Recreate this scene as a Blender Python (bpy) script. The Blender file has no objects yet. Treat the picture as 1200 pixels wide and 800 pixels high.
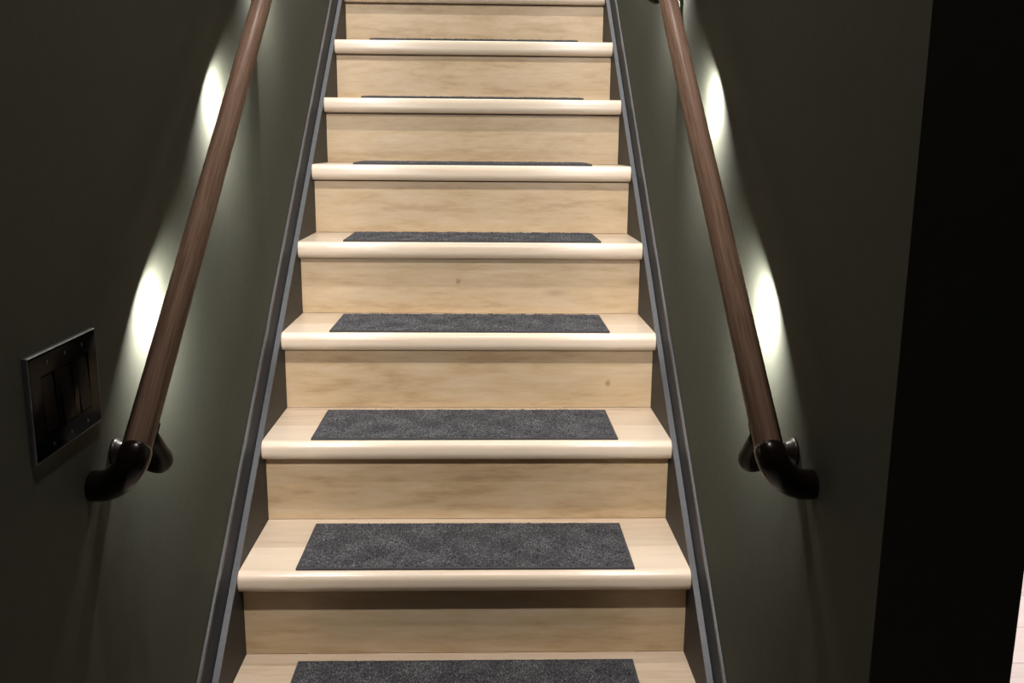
import bpy, bmesh, math, random
from mathutils import Vector, Matrix
random.seed(7)
S = bpy.context.scene
COL = S.collection

# ------------------------------------------------------------------ camera
FPX, PITCH, YAW, ROLL = 1104.0, 0.205384, 0.029726, 0.008303
cp, sp = math.cos(PITCH), math.sin(PITCH)
cy_, sy_ = math.cos(YAW), math.sin(YAW)
F = Vector((sy_ * cp, cy_ * cp, -sp))
Rv = Vector((cy_, -sy_, 0.0))
U = Rv.cross(F)
cr, sr = math.cos(ROLL), math.sin(ROLL)
R2 = cr * Rv + sr * U
U2 = -sr * Rv + cr * U
cam_data = bpy.data.cameras.new('camera')
cam_data.sensor_width = 36.0
cam_data.lens = FPX / 1200.0 * 36.0
cam_data.clip_start = 0.02
cam = bpy.data.objects.new('camera', cam_data)
COL.objects.link(cam)
M = Matrix((R2, U2, -F)).transposed().to_4x4()
M.translation = Vector((0.035289, -1.739240, 0.815481))
cam.matrix_world = M
S.camera = cam

# ------------------------------------------------------------------ world, exposure, large lights
wd = bpy.data.worlds.new('world')
S.world = wd
wd.use_nodes = True
wd.node_tree.nodes['Background'].inputs[0].default_value = (0.02, 0.022, 0.025, 1)
wd.node_tree.nodes['Background'].inputs[1].default_value = 0.0
S.view_settings.view_transform = 'Standard'
S.view_settings.look = 'None'
S.view_settings.gamma = 1.0
S.view_settings.use_curve_mapping = False
S.view_settings.exposure = 0.0

LED_POWER = 3.6
LED_COL = (1.0, 0.96, 0.93)


def light(name, kind, loc, direction, power, col, size=0.1, spot=None, blend=0.3, size_y=None, spread=None):
    d = bpy.data.lights.new(name, kind)
    d.energy = power
    d.color = col
    if kind == 'AREA':
        d.size = size
        if size_y:
            d.shape = 'RECTANGLE'
            d.size_y = size_y
        else:
            d.shape = 'DISK'
        if spread is not None:
            d.spread = spread
    elif kind == 'SPOT':
        d.spot_size = spot
        d.spot_blend = blend
        d.shadow_soft_size = size
    else:
        d.shadow_soft_size = size
    o = bpy.data.objects.new(name, d)
    COL.objects.link(o)
    o.location = loc
    o.rotation_euler = Vector(direction).to_track_quat('-Z', 'Y').to_euler()
    return o


# upstairs hall light, beyond the top of the flight
light('upstairs_light', 'AREA', (0.0, 3.2, 4.15), (0.0, -0.62, -1.0), 16.0, (0.90, 1.0, 0.92), size=0.7)
# recessed ceiling downlight in the lower hall, in front of the steps
light('hall_downlight', 'SPOT', (0.05, -0.88, 2.38), (0, 0.24, -1), 50.0, (1.0, 0.86, 0.80), size=0.03,
      spot=math.radians(74), blend=0.5)
# downlight in the side room, over its floor
light('side_room_downlight', 'SPOT', (2.1, 0.75, 1.65), (-0.06, 0, -1), 290.0, (1.0, 0.90, 0.88), size=0.05,
      spot=math.radians(62), blend=0.4)
# weak fill added on the camera side of the dark hall, no fixture
light('camera_side_fill', 'POINT', (0.25, -2.2, 1.5), (0, 0, -1), 0.06, (1.0, 0.90, 0.78), size=0.08)

# ------------------------------------------------------------------ dimensions
W, RUN, RISE, NOSE, T = 0.884, 0.2368, 0.19, 0.036, 0.043
SL = RISE / RUN
XW = 0.4575                       # wall face
K0, K1 = -2, 10                   # first and last tread
YTOP = (K1 + 1) * RUN
ZTOP = (K1 + 1) * RISE
ZFLOOR = (K0 - 1) * RISE
YEND = -0.815                     # end of the partition wall
XP = 0.615                        # far face of the partition
ALPHA = math.atan2(RISE, RUN)


def zline(y, h):                  # height h above the nosing line
    return h + (y + NOSE) * SL


# ------------------------------------------------------------------ materials
def new_mat(name):
    m = bpy.data.materials.new(name)
    m.use_nodes = True
    nt = m.node_tree
    return m, nt, nt.nodes['Principled BSDF']


def ramp(nt, stops):
    r = nt.nodes.new('ShaderNodeValToRGB')
    el = r.color_ramp.elements
    while len(el) < len(stops):
        el.new(0.5)
    for e, (p, c) in zip(el, stops):
        e.position = p
        e.color = (*c, 1)
    return r


def plain(name, col, rough=0.5, metal=0.0, noise=0.0, scale=40.0, bump=0.0, spec=None):
    m, nt, b = new_mat(name)
    b.inputs['Roughness'].default_value = rough
    b.inputs['Metallic'].default_value = metal
    if spec is not None:
        b.inputs['Specular IOR Level'].default_value = spec
    tc = nt.nodes.new('ShaderNodeTexCoord')
    n = nt.nodes.new('ShaderNodeTexNoise')
    n.inputs['Scale'].default_value = scale
    n.inputs['Detail'].default_value = 6
    nt.links.new(tc.outputs['Object'], n.inputs['Vector'])
    lo = tuple(c * (1 - noise) for c in col)
    hi = tuple(min(1, c * (1 + noise)) for c in col)
    r = ramp(nt, [(0.3, lo), (0.7, hi)])
    nt.links.new(n.outputs['Fac'], r.inputs['Fac'])
    nt.links.new(r.outputs['Color'], b.inputs['Base Color'])
    if bump:
        bp = nt.nodes.new('ShaderNodeBump')
        bp.inputs['Strength'].default_value = bump
        bp.inputs['Distance'].default_value = 0.001
        nt.links.new(n.outputs['Fac'], bp.inputs['Height'])
        nt.links.new(bp.outputs['Normal'], b.inputs['Normal'])
    return m


def wood(name, dark, mid, light_, stretch, rough=0.4, knots=True, fine=1.0, streak=0.5, coat=0.0):
    """long grain; stretch = scale per axis (small along the grain)"""
    m, nt, b = new_mat(name)
    L = nt.links.new
    tc = nt.nodes.new('ShaderNodeTexCoord')
    oi = nt.nodes.new('ShaderNodeObjectInfo')
    mul = nt.nodes.new('ShaderNodeMath'); mul.operation = 'MULTIPLY'; mul.inputs[1].default_value = 37.0
    L(oi.outputs['Random'], mul.inputs[0])
    add = nt.nodes.new('ShaderNodeVectorMath'); add.operation = 'ADD'
    L(tc.outputs['Object'], add.inputs[0]); L(mul.outputs[0], add.inputs[1])
    mp = nt.nodes.new('ShaderNodeMapping'); mp.inputs['Scale'].default_value = stretch
    L(add.outputs[0], mp.inputs['Vector'])
    n1 = nt.nodes.new('ShaderNodeTexNoise'); n1.inputs['Scale'].default_value = 1.0
    n1.inputs['Detail'].default_value = 5; n1.inputs['Distortion'].default_value = 1.2
    L(mp.outputs[0], n1.inputs['Vector'])
    mp2 = nt.nodes.new('ShaderNodeMapping')
    mp2.inputs['Scale'].default_value = tuple(s * 7 * fine for s in stretch)
    L(add.outputs[0], mp2.inputs['Vector'])
    n2 = nt.nodes.new('ShaderNodeTexNoise'); n2.inputs['Scale'].default_value = 1.0
    n2.inputs['Detail'].default_value = 8; n2.inputs['Roughness'].default_value = 0.65
    L(mp2.outputs[0], n2.inputs['Vector'])
    mx = nt.nodes.new('ShaderNodeMix'); mx.data_type = 'FLOAT'; mx.inputs[0].default_value = streak
    L(n1.outputs['Fac'], mx.inputs[2]); L(n2.outputs['Fac'], mx.inputs[3])
    r = ramp(nt, [(0.32, dark), (0.47, mid), (0.66, light_)])
    L(mx.outputs[0], r.inputs['Fac'])
    last = r.outputs['Color']
    # tone differs a little from board to board
    hv = nt.nodes.new('ShaderNodeHueSaturation')
    mr = nt.nodes.new('ShaderNodeMapRange')
    mr.inputs['To Min'].default_value = 0.92; mr.inputs['To Max'].default_value = 1.06
    L(oi.outputs['Random'], mr.inputs['Value']); L(mr.outputs[0], hv.inputs['Value'])
    L(last, hv.inputs['Color']); last = hv.outputs['Color']
    if knots:
        v = nt.nodes.new('ShaderNodeTexVoronoi'); v.inputs['Scale'].default_value = 1.0
        mp3 = nt.nodes.new('ShaderNodeMapping')
        mp3.inputs['Scale'].default_value = (2.2, 7.0, 7.0)
        L(add.outputs[0], mp3.inputs['Vector']); L(mp3.outputs[0], v.inputs['Vector'])
        kr = ramp(nt, [(0.0, (1, 1, 1)), (0.10, (0, 0, 0))])
        L(v.outputs['Distance'], kr.inputs['Fac'])
        km = nt.nodes.new('ShaderNodeMath'); km.operation = 'MULTIPLY'; km.inputs[1].default_value = 0.5
        L(kr.outputs['Color'], km.inputs[0])
        mk = nt.nodes.new('ShaderNodeMix'); mk.data_type = 'RGBA'
        L(km.outputs[0], mk.inputs[0]); L(last, mk.inputs[6])
        mk.inputs[7].default_value = (dark[0] * 0.6, dark[1] * 0.55, dark[2] * 0.5, 1)
        last = mk.outputs[2]
    L(last, b.inputs['Base Color'])
    b.inputs['Roughness'].default_value = rough
    b.inputs['Coat Weight'].default_value = coat
    b.inputs['Coat Roughness'].default_value = 0.25
    bp = nt.nodes.new('ShaderNodeBump'); bp.inputs['Strength'].default_value = 0.12
    bp.inputs['Distance'].default_value = 0.0006
    L(n2.outputs['Fac'], bp.inputs['Height']); L(bp.outputs['Normal'], b.inputs['Normal'])
    return m


M_WALL = plain('olive_wall_paint', (0.068, 0.072, 0.054), 0.8, noise=0.05, scale=60, bump=0.15, spec=0.2)
M_CEIL = plain('ceiling_paint', (0.10, 0.10, 0.09), 0.8)
M_BAND = plain('slate_trim_paint', (0.042, 0.045, 0.053), 0.6, noise=0.10, scale=90, bump=0.1, spec=0.12)
M_SKIRT = plain('charcoal_trim_paint', (0.048, 0.050, 0.055), 0.4, noise=0.10, scale=90, bump=0.1)
M_SKIRT_IN = plain('dark_stringer_paint', (0.040, 0.038, 0.035), 0.55, noise=0.10, scale=60, bump=0.1, spec=0.12)
M_TREAD = wood('pale_oak_tread', (0.46, 0.34, 0.225), (0.58, 0.46, 0.335), (0.65, 0.54, 0.415), (1.6, 16, 16), 0.36,
               knots=False, coat=0.25)
M_NOSING = wood('pale_oak_nosing', (0.62, 0.50, 0.38), (0.68, 0.56, 0.43), (0.71, 0.60, 0.48), (1.2, 14, 14), 0.30,
                knots=False, coat=0.4)
M_RISER = wood('oak_riser', (0.37, 0.245, 0.13), (0.50, 0.365, 0.215), (0.58, 0.455, 0.31), (1.7, 10, 10), 0.45,
               knots=True)
M_RAIL = wood('brown_rail_wood', (0.18, 0.108, 0.072), (0.48, 0.315, 0.22), (0.76, 0.54, 0.40), (120, 120, 2.2), 0.42,
              knots=False, coat=0.1, streak=0.6)
M_DARK = plain('dark_brown_fitting', (0.010, 0.006, 0.0045), 0.25, noise=0.1, spec=0.35)
M_BRACKET = plain('dark_bronze_bracket', (0.012, 0.009, 0.006), 0.45, noise=0.1, spec=0.25)
M_ROSE = plain('satin_metal_rosette', (0.03, 0.025, 0.020), 0.32, metal=0.3, noise=0.05)
M_BLACK = plain('gloss_black_plastic', (0.003, 0.003, 0.004), 0.12, noise=0.1, spec=0.03)
M_BLACK2 = plain('satin_black_plastic', (0.003, 0.003, 0.004), 0.2, noise=0.1, spec=0.025)
M_GLINT_RIM = plain('glint_rim_metal', (0.34, 0.34, 0.36), 0.42, metal=0.9, noise=0.05)
M_SCREW = plain('screw_metal', (0.02, 0.02, 0.02), 0.3, metal=0.5)
M_FLOOR = wood('pale_plank_floor', (0.58, 0.48, 0.44), (0.74, 0.65, 0.61), (0.80, 0.72, 0.68), (2, 18, 18), 0.35,
               knots=False)
M_BIND = plain('rug_binding', (0.050, 0.048, 0.052), 0.9, noise=0.3, scale=500)
M_BACK = plain('rug_backing', (0.012, 0.012, 0.013), 0.95)


def rug_mat():
    m, nt, b = new_mat('heathered_grey_pile')
    L = nt.links.new
    tc = nt.nodes.new('ShaderNodeTexCoord')
    n = nt.nodes.new('ShaderNodeTexNoise'); n.inputs['Scale'].default_value = 330
    n.inputs['Detail'].default_value = 3
    L(tc.outputs['Object'], n.inputs['Vector'])
    n2 = nt.nodes.new('ShaderNodeTexNoise'); n2.inputs['Scale'].default_value = 14
    n2.inputs['Detail'].default_value = 4
    L(tc.outputs['Object'], n2.inputs['Vector'])
    mx = nt.nodes.new('ShaderNodeMix'); mx.data_type = 'FLOAT'; mx.inputs[0].default_value = 0.3
    L(n.outputs['Fac'], mx.inputs[2]); L(n2.outputs['Fac'], mx.inputs[3])
    r = ramp(nt, [(0.36, (0.022, 0.022, 0.025)), (0.50, (0.080, 0.080, 0.088)), (0.64, (0.26, 0.26, 0.27))])
    L(mx.outputs[0], r.inputs['Fac'])
    L(r.outputs['Color'], b.inputs['Base Color'])
    b.inputs['Roughness'].default_value = 0.9
    b.inputs['Sheen Weight'].default_value = 0.2
    return m


M_PILE = rug_mat()


def emit_mat(name, col, strength):
    m, nt, b = new_mat(name)
    b.inputs['Base Color'].default_value = (0.8, 0.8, 0.8, 1)
    b.inputs['Emission Color'].default_value = (*col, 1)
    b.inputs['Emission Strength'].default_value = strength
    return m


M_LENS = emit_mat('led_lens', LED_COL, 25.0)


# ------------------------------------------------------------------ builders
def mesh_obj(name, verts, faces, mat, parent=None, smooth=False):
    me = bpy.data.meshes.new(name)
    me.from_pydata([tuple(v) for v in verts], [], faces)
    me.materials.append(mat)
    bm = bmesh.new(); bm.from_mesh(me)
    bmesh.ops.recalc_face_normals(bm, faces=bm.faces)
    bm.to_mesh(me); bm.free()
    if smooth:
        for p in me.polygons:
            p.use_smooth = True
    o = bpy.data.objects.new(name, me)
    COL.objects.link(o)
    if parent:
        o.parent = parent
    return o


def box(name, a, b, mat, parent=None, bevel=0.0):
    """box from corner a to b; origin at its bottom centre"""
    cx, cy, cz = (a[0] + b[0]) / 2, (a[1] + b[1]) / 2, a[2]
    hx, hy, hz = (b[0] - a[0]) / 2, (b[1] - a[1]) / 2, b[2] - a[2]
    bm = bmesh.new()
    bmesh.ops.create_cube(bm, size=1)
    for v in bm.verts:
        v.co = Vector((v.co.x * 2 * hx, v.co.y * 2 * hy, (v.co.z + 0.5) * hz))
    if bevel:
        bmesh.ops.bevel(bm, geom=bm.edges[:], offset=bevel, segments=2, affect='EDGES', profile=0.5)
    me = bpy.data.meshes.new(name); bm.to_mesh(me); bm.free()
    me.materials.append(mat)
    o = bpy.data.objects.new(name, me); COL.objects.link(o)
    if parent:
        o.parent = parent
        o.location = Vector((cx, cy, cz)) - parent.location
    else:
        o.location = (cx, cy, cz)
    return o


def prism_x(name, prof, x0, x1, mat, parent=None, smooth=False, loc=(0, 0, 0)):
    """extrude a (y, z) outline along x"""
    n = len(prof)
    v = [(x0, y, z) for y, z in prof] + [(x1, y, z) for y, z in prof]
    f = [tuple(range(n)), tuple(range(2 * n - 1, n - 1, -1))]
    f += [(i, (i + 1) % n, n + (i + 1) % n, n + i) for i in range(n)]
    o = mesh_obj(name, v, f, mat, parent)
    o.location = loc
    if smooth:
        for p in o.data.polygons[2:]:
            p.use_smooth = True
        o.data.set_sharp_from_angle(angle=math.radians(40))
    return o


def sweep(name, pts, radii, mat, parent=None, seg=32, caps=True):
    """round tube through pts"""
    pts = [Vector(p) for p in pts]
    vs, fs = [], []
    t0 = (pts[1] - pts[0]).normalized()
    nrm = t0.orthogonal().normalized()
    for i, p in enumerate(pts):
        if i == 0: t = pts[1] - pts[0]
        elif i == len(pts) - 1: t = pts[-1] - pts[-2]
        else: t = pts[i + 1] - pts[i - 1]
        t.normalize()
        nrm = (nrm - nrm.dot(t) * t).normalized()
        bn = t.cross(nrm)
        for k in range(seg):
            a = 2 * math.pi * k / seg
            vs.append(p + radii[i] * (math.cos(a) * nrm + math.sin(a) * bn))
    for i in range(len(pts) - 1):
        for k in range(seg):
            fs.append((i * seg + k, i * seg + (k + 1) % seg, (i + 1) * seg + (k + 1) % seg, (i + 1) * seg + k))
    if caps:
        fs.append(tuple(range(seg)))
        fs.append(tuple((len(pts) - 1) * seg + k for k in range(seg)))
    o = mesh_obj(name, vs, fs, mat, parent)
    for p in o.data.polygons:
        p.use_smooth = len(p.vertices) == 4
    return o


def structure(o):
    o['kind'] = 'structure'
    return o


def thing(name, loc, label, cat, group=None):
    o = bpy.data.objects.new(name, None)
    o.empty_display_size = 0.1
    COL.objects.link(o)
    o.location = loc
    o['label'] = label
    o['category'] = cat
    if group:
        o['group'] = group
    return o


# ------------------------------------------------------------------ the room shell
ZC = 2.40                                    # ceiling of the lower hall
structure(box('wall_left', (-XW - 0.12, -3.5, ZFLOOR - 0.1), (-XW, 4.2, 4.4), M_WALL))
structure(box('wall_right', (XW, YEND, ZFLOOR), (XP, 4.2, 4.4), M_WALL))
structure(box('wall_back', (-XW, 4.2, ZFLOOR), (3.2, 4.32, 4.4), M_WALL))
structure(box('wall_front', (-XW - 0.12, -3.62, ZFLOOR - 0.1), (3.32, -3.5, ZC + 0.1), M_WALL))
structure(box('wall_side', (3.2, -3.5, ZFLOOR - 0.1), (3.32, 4.32, 4.4), M_WALL))
hall_ceiling = structure(box('ceiling', (-XW, -3.5, ZC), (3.2, 1.1, ZC + 0.1), M_CEIL))
structure(box('ceiling', (XP, 1.1, ZC), (3.2, 4.2, ZC + 0.1), M_CEIL))
structure(box('ceiling', (-XW, 1.1, 4.4), (3.2, 4.2, 4.5), M_CEIL))
structure(box('wall_header', (-XW, 1.1, ZC + 0.1), (XW, 1.22, 4.4), M_WALL))
fl = structure(box('floor', (-XW, -3.5, ZFLOOR - 0.30), (3.2, 4.2, ZFLOOR - 0.014), M_FLOOR))
fl_up = structure(box('floor', (-XW, YTOP + 0.002, ZTOP - 0.2), (XW, 4.2, ZTOP), M_TREAD))

# planks of the lower floor; only where they can be seen past the partition
PW, PL = 0.196, 1.25
pm = None
y = 0.583 - 7 * PW
row = 0
while y < 2.6:
    x = XP + 0.01 - (row % 3) * 0.41
    while x < 3.2:
        xa, xb = max(x, XP + 0.004), min(x + PL, 3.19)
        if xb - xa > 0.08 and y > YEND:
            box('plank', (xa + 0.001, y + 0.001, ZFLOOR - 0.014), (xb - 0.001, y + PW - 0.001, ZFLOOR), M_FLOOR, fl,
                bevel=0.0015)
        x += PL
    y += PW
    row += 1

# ------------------------------------------------------------------ staircase
stair = thing('staircase', (0, K0 * RUN, ZFLOOR), 'pale oak staircase with rounded nosings climbing between two olive walls',
              'staircase')
SLOC = stair.location.copy()
HW = W / 2 - 0.0005


def nose_profile(y0, y1, zt, th, r1=0.016, r2=0.018, n=7):
    """y0 = front, y1 = back; rounded front top and bottom"""
    p = [(y1, zt), (y0 + r1 + 0.003, zt)]
    for i in range(n + 1):
        a = math.pi / 2 * i / n
        p.append((y0 + r1 - r1 * math.sin(a), zt - r1 + r1 * math.cos(a)))
    for i in range(n + 1):
        a = math.pi / 2 * i / n
        p.append((y0 + r2 - r2 * math.cos(a), zt - th + r2 - r2 * math.sin(a)))
    p.append((y0 + r2 + 0.003, zt - th))
    p.append((y1, zt - th))
    return p


ND = 0.125                                   # depth of the nosing board
for k in range(K0, K1 + 1):
    loc = Vector((0, k * RUN, k * RISE)) - SLOC
    tr = prism_x('tread', [(-NOSE + ND + 0.0006, 0), (-NOSE + ND + 0.0006, -0.03), (RUN, -0.03), (RUN, 0)], -HW, HW,
                 M_TREAD, stair, loc=loc)
    ns = prism_x('nosing', nose_profile(-NOSE, -NOSE + ND, 0, T), -HW, HW, M_NOSING, tr, smooth=True)
for k in range(K0, K1 + 2):
    loc = Vector((0, k * RUN, (k - 1) * RISE)) - SLOC
    prism_x('riser', [(0.0, 0.0008), (0.018, 0.0008), (0.018, RISE - T - 0.0035), (0.0, RISE - T - 0.0035)],
            -HW, HW, M_RISER, stair, loc=loc)


def knot_riser(o, x, z):
    """its own copy of the riser wood with one oval knot at (x, z) on the face"""
    m = M_RISER.copy(); nt = m.node_tree
    b = nt.nodes['Principled BSDF']
    src = b.inputs['Base Color'].links[0].from_socket
    tc = nt.nodes.new('ShaderNodeTexCoord')
    nz = nt.nodes.new('ShaderNodeTexNoise'); nz.inputs['Scale'].default_value = 90
    nt.links.new(tc.outputs['Object'], nz.inputs['Vector'])
    sb = nt.nodes.new('ShaderNodeVectorMath'); sb.operation = 'MULTIPLY_ADD'
    sb.inputs[1].default_value = (0.010, 0.0, 0.010)
    nt.links.new(nz.outputs['Color'], sb.inputs[0]); nt.links.new(tc.outputs['Object'], sb.inputs[2])
    mp = nt.nodes.new('ShaderNodeMapping'); mp.vector_type = 'POINT'
    mp.inputs['Location'].default_value = (-(x + .005) / .009, 0, -(z + .005) / .012)
    mp.inputs['Scale'].default_value = (1 / .009, 0, 1 / .012)
    nt.links.new(sb.outputs[0], mp.inputs['Vector'])
    ln = nt.nodes.new('ShaderNodeVectorMath'); ln.operation = 'LENGTH'
    nt.links.new(mp.outputs[0], ln.inputs[0])
    r = ramp(nt, [(0.0, (0.75, 0.75, 0.75)), (0.35, (0.5, 0.5, 0.5)), (0.9, (0, 0, 0))])
    nt.links.new(ln.outputs['Value'], r.inputs['Fac'])
    mx = nt.nodes.new('ShaderNodeMix'); mx.data_type = 'RGBA'
    nt.links.new(r.outputs['Color'], mx.inputs[0]); nt.links.new(src, mx.inputs[6])
    mx.inputs[7].default_value = (0.22, 0.12, 0.05, 1)
    nt.links.new(mx.outputs[2], b.inputs['Base Color'])
    o.data.materials[0] = m


risers = [o for o in stair.children if o.name.startswith('riser')]
for o in risers:
    kk = round((o.location.y + SLOC.y) / RUN)
    if kk == 3: knot_riser(o, -0.034, 0.086)
    if kk == 2: knot_riser(o, 0.335, 0.062)
k = K1 + 1
prism_x('nosing', nose_profile(-NOSE, 0.0, 0, T), -HW, HW, M_NOSING, stair, loc=Vector((0, k * RUN, k * RISE)) - SLOC,
        smooth=True)


# ------------------------------------------------------------------ skirt boards on both walls
def skirt(name, s):
    ya, yb = -0.66, YTOP + 0.05
    e = bpy.data.objects.new(name, None)
    COL.objects.link(e)
    e.location = (s * XW, ya, ZFLOOR)
    e['kind'] = 'structure'

    def strip(nm, x0, x1, h0, h1, mat, lip=None):
        lo = min(s * x0, s * x1); hi = max(s * x0, s * x1)
        v = []
        for yy in (ya, yb):
            for xx, hh in ((lo, h0), (hi, h0), (hi, h1), (lo, h1)):
                v.append(Vector((xx, yy, zline(yy, hh))) - e.location)
        f = [(0, 1, 2, 3), (7, 6, 5, 4), (0, 4, 5, 1), (1, 5, 6, 2), (2, 6, 7, 3), (3, 7, 4, 0)]
        o = mesh_obj(nm, v, f, mat, e)
        bm = bmesh.new(); bm.from_mesh(o.data)
        ed = [d for d in bm.edges if abs((d.verts[0].co - d.verts[1].co).normalized().y) > 0.5]
        bmesh.ops.bevel(bm, geom=ed, offset=0.0009, segments=2, affect='EDGES')
        bm.to_mesh(o.data); bm.free()
        return o
    strip('stringer_board', W / 2, 0.4529, -0.26, -0.013, M_SKIRT_IN)
    strip('cap_edge', W / 2 - 0.0006, 0.4532, -0.013 + 0.0002, -0.007, M_SKIRT)
    strip('skirt_board', 0.4541, XW - 0.0003, -0.26, 0.074, M_BAND)
    strip('top_bead', 0.4526, XW - 0.0003, 0.0775, 0.091, M_SKIRT)
    return e


skirt('trim_1', -1)
skirt('trim_2', 1)


# ------------------------------------------------------------------ stair tread rugs
RW, RD = 0.664, 0.224


def rug_meshes():
    rnd = random.Random(3)
    v, f = [], []
    b = 0.006
    step = 0.0031
    nx, ny = int((RW - 2 * b) / step), int((RD - 2 * b) / step)
    dx, dy = 0.118, 0.095           # quilted diamonds
    for i in range(nx + 1):
        for j in range(ny + 1):
            x = -RW / 2 + b + i * (RW - 2 * b) / nx + rnd.uniform(-.0012, .0012)
            y = b + j * (RD - 2 * b) / ny + rnd.uniform(-.0012, .0012)
            x = min(max(x, -RW / 2 + b * .8), RW / 2 - b * .8)
            y = min(max(y, b * .8), RD - b * .1)
            a = (x / dx + y / dy) % 1.0
            c = (x / dx - y / dy) % 1.0
            d = min(a, 1 - a, c, 1 - c) * 0.074
            h = 0.0054 + rnd.uniform(-.0014, .0014)
            if d < 0.0028:
                h *= 0.5
            elif d < 0.005:
                h *= 0.8
            r = 0.0023
            th = rnd.uniform(0, 2.1)
            n = len(v)
            for q in range(3):
                an = th + q * 2.094
                v.append((x + r * math.cos(an), y + r * math.sin(an), 0.0025))
            lx, ly = rnd.uniform(-.0014, .0014), rnd.uniform(-.0014, .0014)
            for q in range(3):
                an = th + .5 + q * 2.094
                v.append((x + lx + r * .55 * math.cos(an), y + ly + r * .55 * math.sin(an), h + rnd.uniform(0, .0008)))
            f += [(n, n + 1, n + 4, n + 3), (n + 1, n + 2, n + 5, n + 4), (n + 2, n, n + 3, n + 5), (n + 3, n + 4, n + 5)]
    pile = bpy.data.meshes.new('pile')
    pile.from_pydata(v, [], f); pile.materials.append(M_PILE)
    # backing
    bm = bmesh.new(); bmesh.ops.create_cube(bm, size=1)
    for q in bm.verts:
        q.co = Vector((q.co.x * (RW - .004), (q.co.y + .5) * (RD - .004) + .002, (q.co.z + .5) * .0026))
    back = bpy.data.meshes.new('backing'); bm.to_mesh(back); bm.free(); back.materials.append(M_BACK)
    # binding: rounded tape frame all round, slightly wavy
    bm = bmesh.new()
    prof = [(0, 0), (0, .0034), (.0012, .0044), (.0045, .0044), (.006, .0034), (.006, 0.0)]
    rings = []
    cs = []
    N = 40
    for i in range(N): cs.append((-RW / 2 + RW * i / N, 0, 0, 1))
    M2 = 14
    for i in range(M2): cs.append((RW / 2, RD * i / M2, -1, 0))
    for i in range(N): cs.append((RW / 2 - RW * i / N, RD, 0, -1))
    for i in range(M2): cs.append((-RW / 2, RD - RD * i / M2, 1, 0))
    corners = {0: (1, 1), N: (-1, 1), N + M2: (-1, -1), 2 * N + M2: (1, -1)}
    for i, (x, y, ix, iy) in enumerate(cs):
        if i in corners: ix, iy = corners[i]
        w = rnd.uniform(-.0004, .0004)
        rings.append([bm.verts.new((x + ix * p, y + iy * p, z + (w if z else 0))) for p, z in prof])
    m = len(rings)
    for i in range(m):
        for j in range(len(prof)):
            j2 = (j + 1) % len(prof)
            bm.faces.new((rings[i][j], rings[(i + 1) % m][j], rings[(i + 1) % m][j2], rings[i][j2]))
    bmesh.ops.recalc_face_normals(bm, faces=bm.faces)
    bind = bpy.data.meshes.new('binding'); bm.to_mesh(bind); bm.free(); bind.materials.append(M_BIND)
    return pile, back, bind


PILE, BACKING, BINDING = rug_meshes()
RUG_LABELS = {
    -2: 'charcoal carpet tread mat on the lowest step, below the frame',
    -1: 'charcoal carpet tread mat cut off by the bottom edge of the photo',
    0: 'charcoal carpet tread mat on the lowest fully visible step, largest whole mat',
    1: 'charcoal carpet tread mat on the second fully visible step, just above the largest whole one',
    2: 'charcoal carpet tread mat on the third fully visible step, counted from the bottom',
    3: 'charcoal tread mat on the fourth fully visible step, looking like a narrow strip',
    4: 'charcoal tread mat at a very shallow angle on the fifth fully visible step',
    5: 'sliver of charcoal tread mat on the sixth fully visible step',
    6: 'faintest sliver of charcoal tread mat on the topmost step with one in view',
}
rug_dx = {-1: 0.0, 0: 0.0, 1: -.006, 2: 0.001, 3: 0.004, 4: 0.002, 5: -0.002, 6: 0.0}
for k in range(-1, 7):
    e = thing('tread_mat', (rug_dx[k], k * RUN - NOSE + 0.0145, k * RISE + 0.0002), RUG_LABELS[k], 'rug',
              'charcoal tread mats on the stairs')
    e.rotation_euler.z = random.uniform(-.004, .004)
    for nm, me in (('pile', PILE), ('backing', BACKING), ('binding', BINDING)):
        o = bpy.data.objects.new(nm, me); COL.objects.link(o); o.parent = e
        if nm == 'pile': o['kind'] = 'stuff'

# ------------------------------------------------------------------ handrails
XR, HR, RR = XW - 0.065, 0.914, 0.018
D = Vector((0, RUN, RISE)).normalized()           # up the slope
DN = Vector((0, D.z, -D.y))                       # away from the rail's underside
LED_Y = [-0.402 + 0.395 * i for i in range(8)]
BRK_Y = [-0.590, 0.322, 1.22, 2.11]


def bez(p0, p1, p2, p3, n):
    o = []
    for i in range(n + 1):
        t = i / n
        o.append((1 - t) ** 3 * p0 + 3 * (1 - t) ** 2 * t * p1 + 3 * (1 - t) * t * t * p2 + t ** 3 * p3)
    return o


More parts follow.
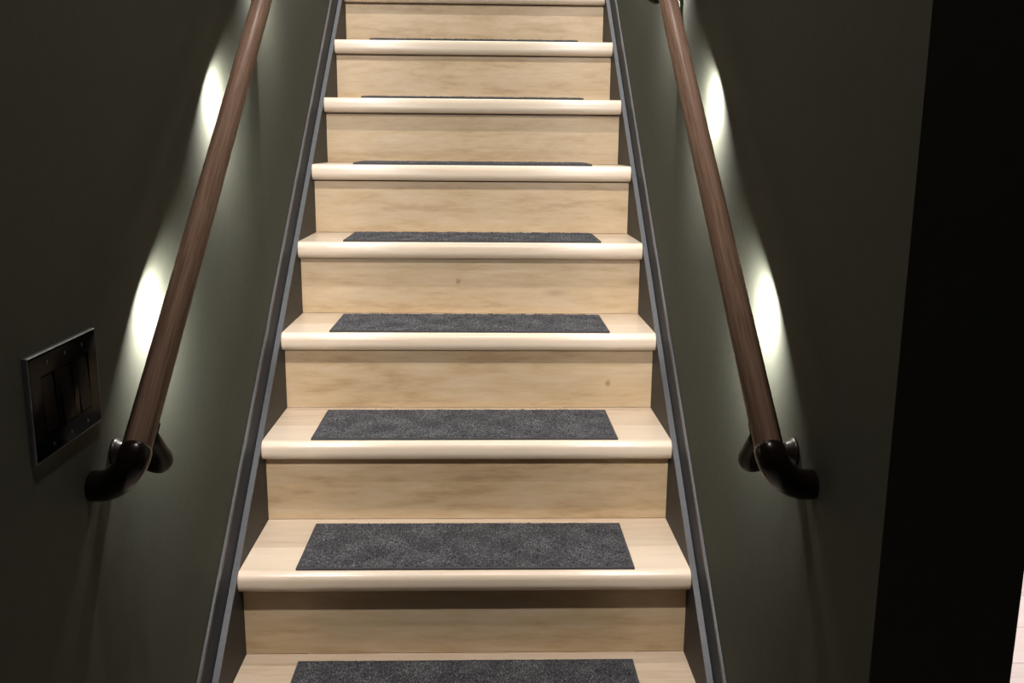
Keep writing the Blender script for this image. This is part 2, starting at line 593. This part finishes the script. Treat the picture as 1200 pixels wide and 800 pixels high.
def handrail(s, label):
    y0, y1 = -0.622, 2.55
    base = Vector((s * XR, y0, zline(y0, HR)))
    e = thing('handrail', base, label, 'handrail', None)
    L = (y1 - y0) / D.y
    # wooden rail: built along its local z so the grain follows it
    vs, fs, seg, rows = [], [], 40, 2
    for i in range(rows):
        for q in range(seg):
            a = 2 * math.pi * q / seg
            vs.append((RR * math.cos(a), RR * math.sin(a), L * i / (rows - 1)))
    for q in range(seg):
        fs.append((q, (q + 1) % seg, seg + (q + 1) % seg, seg + q))
    fs += [tuple(range(seg)), tuple(range(seg, 2 * seg))]
    r = mesh_obj('rail', vs, fs, M_RAIL, e)
    for p in r.data.polygons: p.use_smooth = len(p.vertices) == 4
    r.rotation_euler = D.to_track_quat('Z', 'Y').to_euler()
    # elbow returning to the wall
    p0 = Vector((0, 0, 0))
    wall = Vector((s * (XW - XR - 0.0012), 0.016, -0.050))
    c1 = p0 - D * 0.028
    c2 = wall - Vector((s * 0.032, 0.002, 0.004))
    pts = [p0 + D * 0.004] + bez(p0, c1, c2, wall, 22)
    rad = [RR * 1.04] + [RR * 1.09] * 22 + [RR * 1.06]
    sweep('elbow', pts, rad, M_DARK, e)
    top = Vector((0, y1 - y0, (y1 - y0) * SL))
    sweep('elbow', [top - D * .004] + bez(top, top + D * .05, top + Vector((s * .03, .04, .03)), top + Vector((s * (XW - XR - .0012), .04, .03)), 16),
          [RR * 1.03] + [RR * 1.045] * 17, M_DARK, e)
    # brackets
    for yb in BRK_Y:
        u = (yb - y0) / D.y
        pr = D * u                                   # on the rail axis
        under = pr + DN * (RR + 0.001)
        low = pr + DN * (RR + 0.068)
        wl = Vector((s * (XW - XR), low.y + 0.010, low.z + 0.008))
        low = low - Vector((s * 0.006, 0, 0))
        arm_pts = [wl - Vector((s * 0.012, 0, 0))] + bez(wl - Vector((s * 0.024, 0, 0)), low + Vector((s * 0.006, 0, 0)) + DN * .016,
                                                     low + DN * 0.012 - Vector((s * .004, 0, 0)), under + DN * 0.003, 14)
        arm = sweep('bracket', arm_pts, [0.0105] + [0.0105 + 0.0055 * math.sin(math.pi * min(1, i / 11.0)) for i in range(15)], M_BRACKET, e, seg=20)
        # rosette against the wall
        prof = [(0.0195, 0.0005), (0.020, 0.003), (0.019, 0.005), (0.016, 0.008), (0.014, 0.013), (0.0118, 0.016)]
        v, f = [], []
        for rr, d in prof:
            for q in range(28):
                a = 2 * math.pi * q / 28
                v.append(wl + Vector((-s * d, rr * math.cos(a), rr * math.sin(a))))
        for i in range(len(prof) - 1):
            for q in range(28):
                f.append((i * 28 + q, i * 28 + (q + 1) % 28, (i + 1) * 28 + (q + 1) % 28, (i + 1) * 28 + q))
        f += [tuple(range(28)), tuple((len(prof) - 1) * 28 + q for q in range(28))]
        ro = mesh_obj('rosette', v, f, M_ROSE, arm)
        for p in ro.data.polygons: p.use_smooth = len(p.vertices) == 4
        # saddle plate under the rail
        v, f = [], []
        nseg = 10
        for u2 in (-0.014, 0.014):
            for rr in (RR + 0.0003, RR + 0.004):
                for q in range(nseg + 1):
                    a = math.radians(-42 + 84 * q / nseg)
                    v.append(pr + D * u2 * (1 - 0.25 * abs(a)) + DN * rr * math.cos(a) + Vector((rr * math.sin(a), 0, 0)))
        n1 = nseg + 1
        for q in range(nseg):
            f += [(q, q + 1, n1 + q + 1, n1 + q), (2 * n1 + q, 3 * n1 + q, 3 * n1 + q + 1, 2 * n1 + q + 1),
                  (n1 + q, n1 + q + 1, 3 * n1 + q + 1, 3 * n1 + q), (q, 2 * n1 + q, 2 * n1 + q + 1, q + 1)]
        f += [(0, n1, 3 * n1, 2 * n1), (nseg, 2 * n1 + nseg, 3 * n1 + nseg, n1 + nseg)]
        mesh_obj('saddle', v, f, M_BRACKET, arm)
    # light pucks let into the underside
    for yl in LED_Y:
        u = (yl - y0) / D.y
        c = D * u
        n_ = (DN * math.cos(math.radians(22)) + Vector((s * math.sin(math.radians(22)), 0, 0))).normalized()
        pk = sweep('light_puck', [c + n_ * (RR - 0.004), c + n_ * (RR + 0.002), c + n_ * (RR + 0.003)], [0.0095, 0.0095, 0.0085],
                   M_DARK, e, seg=24)
        sweep('lens', [c + n_ * (RR + 0.0031), c + n_ * (RR + 0.0039)], [0.0072, 0.0066], M_LENS, pk, seg=20)
        lo = light('led', 'AREA', c + n_ * (RR + 0.0055), n_, LED_POWER, LED_COL, size=0.012, spread=math.radians(168))
        lo.parent = e
    return e


handrail(-1, 'round brown wooden handrail with dark elbow end, on the left wall beside the switch plate')
handrail(1, 'round brown wooden handrail with dark elbow end, on the right wall near the wall corner')

# ------------------------------------------------------------------ switch plate on the left wall
PY0, PY1, PZ0, PZ1 = -0.7475, -0.572, 0.470, 0.587
yc, zc = (PY0 + PY1) / 2, (PZ0 + PZ1) / 2
sw = thing('switch_plate', (-XW, yc, zc), 'glossy black three-gang light switch plate on the dark left wall', 'switch')
pw, ph = PY1 - PY0, PZ1 - PZ0


def plate_box(name, y0, y1, z0, z1, x0, x1, mat, parent, bevel=0.001):
    bm = bmesh.new(); bmesh.ops.create_cube(bm, size=1)
    for v in bm.verts:
        v.co = Vector(((v.co.x + .5) * (x1 - x0) + x0, (v.co.y + .5) * (y1 - y0) + y0, (v.co.z + .5) * (z1 - z0) + z0))
    if bevel:
        bmesh.ops.bevel(bm, geom=bm.edges[:], offset=bevel, segments=3, affect='EDGES')
    me = bpy.data.meshes.new(name); bm.to_mesh(me); bm.free(); me.materials.append(mat)
    o = bpy.data.objects.new(name, me); COL.objects.link(o); o.parent = parent
    return o


def plate_frame():
    """plate with three openings and a bevelled outer edge"""
    ow, oh = 0.0335, 0.068
    xs = [-pw / 2]
    for c in (-0.0460, 0, 0.0460):
        xs += [c - ow / 2, c + ow / 2]
    xs.append(pw / 2)
    zs = [-ph / 2, -oh / 2, oh / 2, ph / 2]
    bm = bmesh.new()
    g = {}
    for i, a in enumerate(xs):
        for j, b in enumerate(zs):
            g[i, j] = bm.verts.new((0.0065, a, b))
    for i in range(len(xs) - 1):
        for j in range(3):
            if j == 1 and i in (1, 3, 5):
                continue
            bm.faces.new((g[i, j], g[i + 1, j], g[i + 1, j + 1], g[i, j + 1]))
    r = bmesh.ops.extrude_face_region(bm, geom=bm.faces[:])
    for v in r['geom']:
        if isinstance(v, bmesh.types.BMVert):
            v.co.x = 0.0004
    bmesh.ops.recalc_face_normals(bm, faces=bm.faces)
    ed = [d for d in bm.edges if all(abs(v.co.x - 0.0065) < 1e-5 for v in d.verts) and
          all(abs(abs(v.co.y) - pw / 2) < 1e-5 or abs(abs(v.co.z) - ph / 2) < 1e-5 for v in d.verts) and
          len([f for f in d.link_faces if abs(f.normal.x) > .9]) == 1]
    bmesh.ops.bevel(bm, geom=ed, offset=0.0022, segments=3, affect='EDGES')
    me = bpy.data.meshes.new('plate'); bm.to_mesh(me); bm.free(); me.materials.append(M_BLACK)
    o = bpy.data.objects.new('plate', me); COL.objects.link(o); o.parent = sw
    return o


pl = plate_frame()
# thin metal edging added round the plate to make its bright edge glint
v, f = [], []
for x_, o_ in ((0.0004, 0.0014), (0.0048, 0.0014), (0.0064, 0.0004), (0.0064, -0.0001), (0.0004, -0.0001)):
    for a, b in ((-1, -1), (1, -1), (1, 1), (-1, 1)):
        v.append((x_, a * (pw / 2 + o_), b * (ph / 2 + o_)))
for i in range(5):
    for q in range(4):
        f.append((i * 4 + q, i * 4 + (q + 1) % 4, ((i + 1) % 5) * 4 + (q + 1) % 4, ((i + 1) % 5) * 4 + q))
mesh_obj('glint_rim', v, f, M_GLINT_RIM, sw)
for c in (-0.0460, 0, 0.0460):
    p = plate_box('rocker', c - 0.0155, c + 0.0155, -0.0328, 0.0328, 0.0005, 0.0062, M_BLACK2, sw, 0.0012)
    for v in p.data.vertices:                # tilted paddle
        if v.co.x > 0.003:
            v.co.x += 0.0014 * (-v.co.z / 0.0328)
    for z in (-0.0475, 0.0475):
        sweep('screw', [(0.0066, c, z), (0.0072, c, z)], [0.0024, 0.0020], M_SCREW, pl, seg=12)
